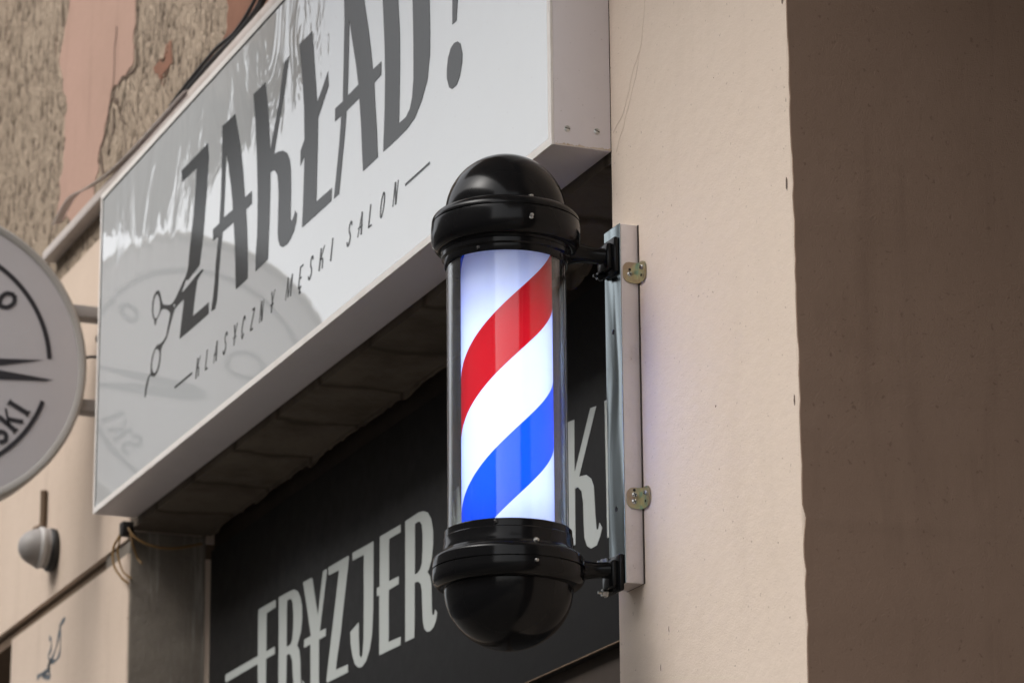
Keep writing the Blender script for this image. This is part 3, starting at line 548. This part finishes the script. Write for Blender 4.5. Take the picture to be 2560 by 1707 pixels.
# ---------------------------------------------------------------- barber pole
AX, AY = 0.0, -.195
bp = thing('barber_pole', 'lit red white and blue barber pole with glossy black domed ends in a clear tube', 'barber pole', (AX, AY, 2.5287))
def lat(name, prof, mat, parent=bp, n=160, sm=28):
    bm = bmesh.new(); lathe(bm, prof, AX, AY, n)
    return obj(name, bm, M[mat], parent, sm)
def arc(r0, z0, r1, z1, k, bulge, vert=True):
    """quarter-ellipse from (r0,z0) to (r1,z1); leaves r0 vertically when vert"""
    out = []
    for i in range(1, k+1):
        t = i/k*math.pi/2
        if vert: out.append((r0+(r1-r0)*(1-math.cos(t)), z0+(z1-z0)*math.sin(t)))
        else: out.append((r0+(r1-r0)*math.sin(t), z0+(z1-z0)*(1-math.cos(t))))
    return out
# top: hemisphere, flared cap with a seam, ring, stepped collar
dm = [(.0893*math.cos(t), 3.1784+.0893*math.sin(t)) for t in [math.pi/2*(1-i/28) for i in range(29)]]; dm[0] = (0, dm[0][1])
lat('dome', dm+[(.0893, 3.176), (.093, 3.1752)], 'black')
lid = [(.0885, 3.1785), (.0905, 3.1784)]+[(.0905+.0188*math.sin(t), 3.1784-.0150*(1-math.cos(t))) for t in [math.pi/2*i/10 for i in range(1, 11)]]+[(.1094, 3.1619), (.1070, 3.1618)]
lat('cap_lid', lid, 'black')
lat('seam', [(.1070, 3.1625), (.1070, 3.1598)], 'seam')
fl_ = [(.1070, 3.1601), (.1094, 3.1600), (.1102, 3.155), (.1103, 3.142)]+[(.1103-.0145*(1-math.cos(t)), 3.142-.0225*math.sin(t)) for t in [math.pi/2*i/10 for i in range(1, 11)]]+[(.0945, 3.1180), (.0940, 3.116), (.0948, 3.1145), (.0945, 3.1085), (.0925, 3.1068), (.0912, 3.1060), (.0910, 3.0975), (.0903, 3.0962), (.0880, 3.0962), (.0880, 3.110), (0, 3.110)]
tf = lat('top_cap', fl_, 'black')
lat('clear_tube', [(.0875, 3.0963), (.0875, 2.701)], 'tube', sm=60); lat('clear_tube', [(.0850, 3.0963), (.0850, 2.701)], 'tube', sm=60)['label'] = 'inner face of the clear tube'
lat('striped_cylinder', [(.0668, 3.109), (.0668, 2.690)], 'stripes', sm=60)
lat('lamp_core', [(0, 3.032), (.012, 3.030), (.014, 3.024), (.014, 2.705), (0, 2.700)], 'core', n=24)
# bottom: collar, cap, dome
bf = [(0, 2.694), (.0880, 2.694), (.0882, 2.7005), (.0905, 2.7005), (.0918, 2.6990), (.0920, 2.690), (.0932, 2.6885), (.0936, 2.6790), (.0945, 2.6755), (.0950, 2.6700), (.0985, 2.6655)]+[(.0985+.0105*math.sin(t), 2.6655-.0095*(1-math.cos(t))) for t in [math.pi/2*i/8 for i in range(1, 9)]]+[(.1094, 2.650), (.1096, 2.6444), (.1070, 2.6443)]
bf_ = lat('bottom_cap', bf, 'black')
lat('seam', [(.1070, 2.6446), (.1070, 2.6420)], 'seam')
bl_ = [(.1070, 2.6424), (.1097, 2.6424), (.1099, 2.635)]+[(.1099-.0155*(1-math.cos(t)), 2.635-.0185*math.sin(t)) for t in [math.pi/2*i/10 for i in range(1, 11)]]+[(.0925, 2.6163)]
lat('cap_lid', bl_, 'black')
dm = [(.0928*math.cos(t), 2.6175-.0890*math.sin(t)) for t in [math.pi/2*i/28 for i in range(29)]]; dm[-1] = (0, dm[-1][1])
lat('dome', [(.095, 2.6195), (.0928, 2.6190)]+dm, 'black')
def on_ring(px_off, rad, z):          # px_off: sideways offset as a share of the radius, + towards the wall
    a = math.asin(max(-1, min(1, px_off/rad))); th = R(-22.2)+a
    return Vector((AX+rad*math.cos(th), AY+rad*math.sin(th), z)), Vector((math.cos(th), math.sin(th), 0))
for off, rad, z, rs, mt in ((.0365, .0950, 3.1755, .0032, 'screw'), (.037, .1100, 3.142, .0028, 'screw'), (.039, .1090, 2.6365, .0030, 'screw'), (.040, .0985, 2.668, .0028, 'screw')):
    p, a = on_ring(off, rad, z); lv = Vector((a.x, a.y, .25 if z > 3 else -.1)).normalized()
    bm = bmesh.new(); lathe(bm, [(0, .0055), (rs*.7, .0052), (rs, .0035), (rs*.95, 0), (rs*1.5, -.0004), (rs*1.5, -.003), (0, -.003)], 0, 0, 16)
    bmesh.ops.transform(bm, matrix=Matrix.Translation(p) @ Vector((0, 0, 1)).rotation_difference(lv).to_matrix().to_4x4(), verts=bm.verts[:])
    obj('clamp_screw', bm, M[mt], bp, 40)
for off, rad, z in ((-.040, .0911, 3.1015), (.0800, .0911, 3.1015), (-.017, .0920, 2.6950), (.0885, .0920, 2.6950)):
    p, a = on_ring(off, rad, z); screw(bp, p, a, .0036, 'collar_screw', mat='black', head=.0014)
# bracket arms to the rail, each a flared web with a flange plate and bolts
RX = .0115; RY = -.030
for zc, up, nm in ((3.131, 1, 'upper'), (2.6500, -1, 'lower')):
    bm = bmesh.new(); n = 16; rings = []
    for i in range(n+1):
        t = i/n; y = AY+.094+(RY-.012-(AY+.094))*t
        fl2 = (1-t)**2.6
        top = .009+.013*fl2+.002*t; bot = .009+.012*fl2+.003*t; hw = .010+.012*fl2+.006*t*t; x = RX*t
        ring = []
        for k in range(12):
            a = 2*math.pi*k/12; cz = math.sin(a); cx_ = math.cos(a)
            ring.append(bm.verts.new((x+hw*math.copysign(abs(cx_)**.7, cx_), y, zc+(top if cz > 0 else bot)*math.copysign(abs(cz)**.7, cz)-.004*t*up)))
        rings.append(ring)
    for A, B in zip(rings, rings[1:]):
        for k in range(12): bm.faces.new((A[k], A[(k+1) % 12], B[(k+1) % 12], B[k]))
    bm.faces.new(rings[0]); bm.faces.new(rings[-1])
    am = obj('bracket_arm', bm, M['black'], bp, 45); am['label'] = nm+' black arm from the pole to the steel rail'
    zp = zc-(.006 if up > 0 else .003)
    bm = bmesh.new(); bx(bm, RX-.026, RX+.026, RY-.008, RY-.0003, zp-.027, zp+.027, .0025); bx(bm, RX-.019, RX+.019, RY-.0165, RY-.0075, zp-.021, zp+.019, .003)
    pl = obj('flange', bm, M['black'], am, 35)
    for dx, dz in ((-.021, -.0225),)+(((-.021, .022),) if up < 0 else ()):
        bm = bmesh.new(); lathe(bm, [(0, .014), (.0024, .014), (.0026, .008), (.0058, .008), (.0058, .003), (.0072, .0028), (.0072, 0), (0, 0)], 0, 0, 6)
        bmesh.ops.transform(bm, matrix=Matrix.Translation((RX+dx, RY-.008, zp+dz)) @ Vector((0, 0, 1)).rotation_difference(Vector((0, -1, 0))).to_matrix().to_4x4(), verts=bm.verts[:])
        obj('bolt', bm, M['screw'] if dx < 0 and up < 0 else M['black'], am, 30)

# ---------------------------------------------------------------- mounting rail
rl = thing('mounting_rail', 'square steel rail fixed upright on the cream wall carrying the barber pole', 'rail', (RX, -.015, 2.63))
bm = bmesh.new(); bx(bm, -.0170, .0393, -.0285, -.0005, 2.6308, 3.1718, .0015); obj('rail_body', bm, M['alu'], rl, 35)
bm = bmesh.new(); bx(bm, -.0172, .0396, -.0300, -.0287, 2.6304, 3.1722, .0004); obj('polished_face', bm, M['chrome'], rl)
bm = bmesh.new(); bx(bm, -.0215, .0425, -.0012, -.0001, 2.631, 3.1715); obj('dark_joint', bm, M['wood'], rl)
for z in (3.012, 2.745):
    bm = bmesh.new(); lathe(bm, [(0, .0004), (.0038, .0004), (.0038, 0)], 0, 0, 20)
    bmesh.ops.transform(bm, matrix=Matrix.Translation((RX, -.0300, z)) @ Vector((0, 0, 1)).rotation_difference(Vector((0, -1, 0))).to_matrix().to_4x4(), verts=bm.verts[:])
    obj('drill_hole', bm, M['dark'], rl)
def rrect(y0, y1, z0, z1, rad, side):   # rounded on one side
    pts = []
    for (cy, cz, a0) in ((y0+rad, z0+rad, 180), (y0+rad, z1-rad, 90)):
        for i in range(9): pts.append((cy+rad*math.cos(R(a0+(90*i/8 if cz < (z0+z1)/2 else 90*i/8))), cz+rad*math.sin(R(a0+90*i/8))))
    return pts
def angle_bracket(z, label, slots, tilt=0.):
    """L plate: one leaf on the rail's side (normal +X), the other on the wall (normal -Y)"""
    t = thing('angle_bracket', label, 'bracket', (.0415, -.001, z), 'yellow zinc angle brackets on the rail')
    h, ly, lx, th = .0315, .0255, .0285, .0018
    def leaf(L, f):
        bm = bmesh.new(); P = [(0, 0), (0, h)]
        rr = .011
        for i in range(9): a = R(90*i/8); P.append((L-rr+rr*math.sin(a), h-rr+rr*math.cos(a)))
        for i in range(9): a = R(90*i/8); P.append((L-rr+rr*math.cos(a), rr-rr*math.sin(a)))
        A = [bm.verts.new(f(p[0], p[1], 0)) for p in P]; B = [bm.verts.new(f(p[0], p[1], th)) for p in P]
        bm.faces.new(A); bm.faces.new(B[::-1])
        for i in range(len(P)): bm.faces.new((A[i], A[(i+1) % len(P)], B[(i+1) % len(P)], B[i]))
        return bm
    zb = z-h/2
    a = obj('rail_leaf', leaf(ly, lambda p, q, c: (.0397+c, -.0008-p, zb+q+p*tilt)), M['zinc'], t, 35)
    b = obj('wall_leaf', leaf(lx, lambda p, q, c: (.0397+p, -.0008-.0006-c, zb+q-p*tilt)), M['zinc'], t, 35)
    for (p, q) in slots: screw(a, (.0416, -.001-p, zb+q), (1, 0, 0), .0038, mat='screw', head=.0022)
    bm = bmesh.new(); lathe(bm, [(0, .0003), (.0022, .0003), (.0022, 0)], 0, 0, 14)
    bmesh.ops.transform(bm, matrix=Matrix.Translation((.0415, -.001-slots[0][0], zb+slots[0][1]+.007)) @ Matrix.Rotation(R(90), 4, 'Y'), verts=bm.verts[:])
    obj('slot_hole', bm, M['dark'], a)
    screw(b, (.0397+.0165, -.0034, zb+.0215), (0, -1, 0), .0036, mat='screw', head=.0022)
    bm = bmesh.new(); lathe(bm, [(0, .0003), (.0022, .0003), (.0022, 0)], 0, 0, 14)
    bmesh.ops.transform(bm, matrix=Matrix.Translation((.0397+.0155, -.00330, zb+.0095)) @ Matrix.Rotation(R(90), 4, 'X'), verts=bm.verts[:])
    obj('slot_hole', bm, M['dark'], b)
angle_bracket(3.0965, 'upper angle bracket with one screw on the rail, brown and green zinc sheen', ((.0145, .0135),), .05)
angle_bracket(2.7560, 'lower angle bracket with two screws on the rail, yellow zinc sheen', ((.0135, .0205), (.0140, .0105)), 0)

# ---------------------------------------------------------------- round projecting sign
DX, DY, DZ, DR = -2.9, -.405, 3.7139, .353
ds = thing('round_sign', 'round pale grey projecting sign with black arcs, scissor blades and letters KI at left', 'sign', (DX, DY, DZ))
def lathe_x(prof, n=120):
    bm = bmesh.new(); lathe(bm, prof, 0, 0, n)
    bmesh.ops.transform(bm, matrix=Matrix.Translation((DX, DY, DZ)) @ Matrix.Rotation(R(90), 4, 'Y'), verts=bm.verts[:]); return bm
obj('rim', lathe_x([(DR-.020, -.004), (DR-.020, .0015), (DR-.014, .005), (DR-.006, .0045), (DR, -.002), (DR, -.085), (DR-.01, -.092), (0, -.092)]), M['disc_rim'], ds, 40)
obj('face', lathe_x([(0, 0), (DR-.0195, 0)]), M['disc_face'], ds)
PD = lambda a, b, c: Vector((DX+.0012+c, DY+a, DZ+b))
bm = bmesh.new(); RA = .2655
for a0, a1 in ((4, 176), (-18, -162)):
    ribbon(bm, [(RA*math.cos(R(a0+(a1-a0)*i/60)), RA*math.sin(R(a0+(a1-a0)*i/60))) for i in range(61)], .0108, PD)
obj('arc_line', bm, M['disc_print'], ds)
def PXD(x, y): return ((x+165)*9.31e-4, -(y-889-(x+165)*.06)*9.45e-4)
bm = bmesh.new()
for pts in ([(107, 890), (-20, 890), (-150, 897), (-200, 915), (-150, 916), (0, 907.5)], [(132, 939), (100, 934), (0, 919), (-150, 912), (-200, 925), (-150, 940), (0, 942), (110, 942)]):
    vv = [PXD(*p) for p in pts]; A = [bm.verts.new(PD(a, b, .0003)) for a, b in vv]; bm.faces.new(A)
obj('scissor_blades', bm, M['disc_print'], ds)
bm = bmesh.new()
for s in (1, -1):
    c = (-.115, .050*s); ribbon(bm, [(c[0]+.042*math.cos(R(i*12)), c[1]+.030*math.sin(R(i*12))) for i in range(31)], .010, PD)
obj('scissor_handles', bm, M['disc_print'], ds)
def glyph(ang, up, strokes):            # letters set round the arc; up=+1 tops outwards, -1 tops inwards
    c, s_ = math.cos(R(ang)), math.sin(R(ang)); bm = bmesh.new()
    for P, wd in strokes:
        Q = []
        for a, b in P:
            rad = .223+up*(b-.5)*.050; tng = a*.040*up
            Q.append((rad*c+tng*s_, rad*s_-tng*c))
        if len(Q) > 3: Q = [(v.x, v.y) for v in smoothpath([Vector((a, b, 0)) for a, b in Q], 5)]
        ribbon(bm, Q, wd, PD)
    return obj('letter', bm, M['disc_print'], ds)
glyph(-27.6, -1, [([(0, 0), (0, 1)], .011), ([(-.2, 0), (.2, 0)], .004), ([(-.2, 1), (.2, 1)], .004)])
glyph(-36.5, -1, [([(-.3, 0), (-.3, 1)], .011), ([(-.3, .4), (.35, 1)], .005), ([(-.05, .6), (.4, 0)], .010), ([(-.5, 0), (-.1, 0)], .004)])
glyph(-47.5, -1, [([(.33, .8), (.1, 1), (-.25, .9), (-.25, .65), (.2, .42), (.3, .2), (.05, 0), (-.3, .1)], .0105)])
glyph(42, 1, [([(.0, .85), (.3, .65), (.36, .42), (.3, .2), (0, 0), (-.3, .2), (-.36, .42), (-.3, .65), (0, .85)], .0105)])
for z in (3.862, 3.64):
    box('fixing_bar', (DX-.075, DX-.025, DY+DR-.05 if z < 3.7 else DY+DR-.06, -.0005, z-.014, z+.014), M['grey_paint'], ds, .002)
bm = bmesh.new(); lathe(bm, [(0, .05), (.012, .05), (.014, .04), (.014, 0), (0, 0)], 0, 0, 16)
bmesh.ops.transform(bm, matrix=Matrix.Translation((DX-.03, -.012, 3.80)) @ Matrix.Rotation(R(90), 4, 'Y'), verts=bm.verts[:]); obj('fixing_bolt', bm, M['dark'], ds, 40)
bm = bmesh.new(); tube(bm, smoothpath([(DX-.02, -.07, 3.742), (DX-.01, -.04, 3.750), (DX, -.0, 3.747)], 6), .0035); obj('feed_cable', bm, M['cable'], ds, 60)

# ---------------------------------------------------------------- wall lamp on the far wall, its conduit, wires under the sign
wl = thing('wall_lamp', 'small dusty grey dome lamp on the far cream wall below the round sign', 'lamp', (-3.345, -.01, 3.39))
def lathe_y(prof, c, n=48, sx=1., tilt=0):
    bm = bmesh.new(); lathe(bm, prof, 0, 0, n)
    bmesh.ops.transform(bm, matrix=Matrix.Translation(c) @ Matrix.Rotation(R(90+tilt), 4, 'X'), verts=bm.verts[:]); return bm
obj('base_plate', lathe_y([(0, .0), (.050, .0), (.052, .004), (.052, .014), (.049, .018), (0, .018)], (-3.345, -.001, 3.392)), M['cable'], wl, 40)
obj('dome', lathe_y([(.048, .0180), (.0475, .038), (.0455, .042), (.043, .052), (.038, .064), (.030, .075), (.018, .084), (.007, .087), (0, .0875)], (-3.345, -.001, 3.394), tilt=-3), M['grey_paint'], wl, 30)
obj('ring', lathe_y([(.0485, .030), (.050, .032), (.0502, .038), (.048, .042), (.046, .043)], (-3.345, -.001, 3.3935), tilt=-3), M['light_cap'], wl, 30)
cd = obj('conduit_pipe', tube(bmesh.new(), smoothpath([(-3.43, -.009, 3.556), (-3.43, -.009, 3.49), (-3.43, -.012, 3.468), (-3.415, -.030, 3.455), (-3.39, -.034, 3.445)], 5), .0085, 10), M['groove'], None, 50)
tag(cd, 'short dirty brown pipe running down the cream wall to the dome lamp', 'pipe')
wr = thing('loose_wires', 'thin yellow brown wires hanging from a black gland under the far sign corner', 'wire', (-2.69, -.01, 3.31))
bm = bmesh.new(); bx(bm, -2.70, -2.672, -.022, .004, 3.285, 3.3155, .002); obj('cable_gland', bm, M['dark'], wr, 35)
for pts, rr in (([(-2.70, -.02, 3.29), (-2.715, -.03, 3.262), (-2.715, -.028, 3.225), (-2.70, -.015, 3.195), (-2.69, .0, 3.180)], .0026), ([(-2.68, -.012, 3.31), (-2.66, -.0, 3.28), (-2.64, .03, 3.258), (-2.63, .08, 3.252), (-2.64, .15, 3.27)], .003),
                ([(-2.67, -.005, 3.29), (-2.665, .0, 3.262), (-2.67, .012, 3.235), (-2.66, .02, 3.22)], .0024), ([(-2.695, -.02, 3.29), (-2.706, -.022, 3.25), (-2.7, -.012, 3.21), (-2.685, .004, 3.19)], .0022)):
    bm = bmesh.new(); tube(bm, smoothpath(pts, 7), rr, 8); obj('wire', bm, M['wire'], wr, 60)

# ---------------------------------------------------------------- street: ground and the houses over the road
def ground_mat(name, c, c2, sc):
    q = NT(name); c_ = q.mix(q.ramp(q.noise(sc, 6), .35, .65), c, c2)
    return q.fin(c_, .9, q.bump(q.noise(90, 4), .4, .01))
M['asphalt'] = ground_mat('asphalt', (.05, .05, .05), (.07, .068, .065), 3); M['paving'] = ground_mat('paving', (.22, .20, .18), (.17, .16, .14), 2)
def setting(name, b, mat):
    o = box(name, b, mat); o['kind'] = 'structure'; return o
setting('ground', (-120, 120, -120, 120, -.4, -.16), M['asphalt'])
setting('pavement', (-100, 60, -3.2, -.001, -.159, 0), M['paving'])
setting('road', (-100, 60, -10.8, -3.2, -.159, -.12), M['asphalt'])
setting('far_pavement', (-100, 60, -13.5, -10.8, -.159, 0), M['paving'])
M['house_a'] = render_mat('grey_house_render', (.30, .27, .24), (.26, .235, .21)); M['house_b'] = render_mat('dull_house_render', (.22, .20, .18), (.19, .17, .155))
M['roof'] = NT('tile_roof').fin((.12, .06, .045), .85)
def house(label, x0, x1, y1, h, mat, nw, nf):
    t = thing('town_house', label, 'house', ((x0+x1)/2, y1, 0))
    box('wall', (x0, x1, y1-10, y1, 0, h), mat, t)
    bm = bmesh.new(); v = [bm.verts.new(p) for p in ((x0, y1+.4, h), (x1, y1+.4, h), (x1, y1-10.4, h), (x0, y1-10.4, h), (x0, y1-5, h+3), (x1, y1-5, h+3))]
    for f in ((0, 1, 5, 4), (2, 3, 4, 5), (0, 4, 3), (1, 2, 5), (0, 3, 2, 1)): bm.faces.new([v[i] for i in f])
    obj('roof', bm, M['roof'], t)
    w0 = None
    for i in range(nw):
        for j in range(nf):
            x = x0+(i+.5)*(x1-x0)/nw; z = 1.2+j*3.2
            if w0 is None:
                w0 = box('window', (-.55, .55, 0, .05, 0, 1.6), M['frame_white']); p0 = box('pane', (-.47, .47, .0501, .056, .08, 1.52), M['glass_dark'])
                a = w0; b = p0
            else:
                a = w0.copy(); b = p0.copy(); col.objects.link(a); col.objects.link(b)
            a.parent = t; a.matrix_parent_inverse = Matrix.Identity(4); a.location = Vector((x, y1+.002, z))-Vector(t.location)
            b.parent = a; b.matrix_parent_inverse = Matrix.Identity(4); b.location = (0, 0, 0)
house('low grey house across the road', -60, 14, -13.5, 12.6, M['house_a'], 12, 3)
house('dull house further up the road', -105, -62, -16.4, 15, M['house_b'], 6, 4)
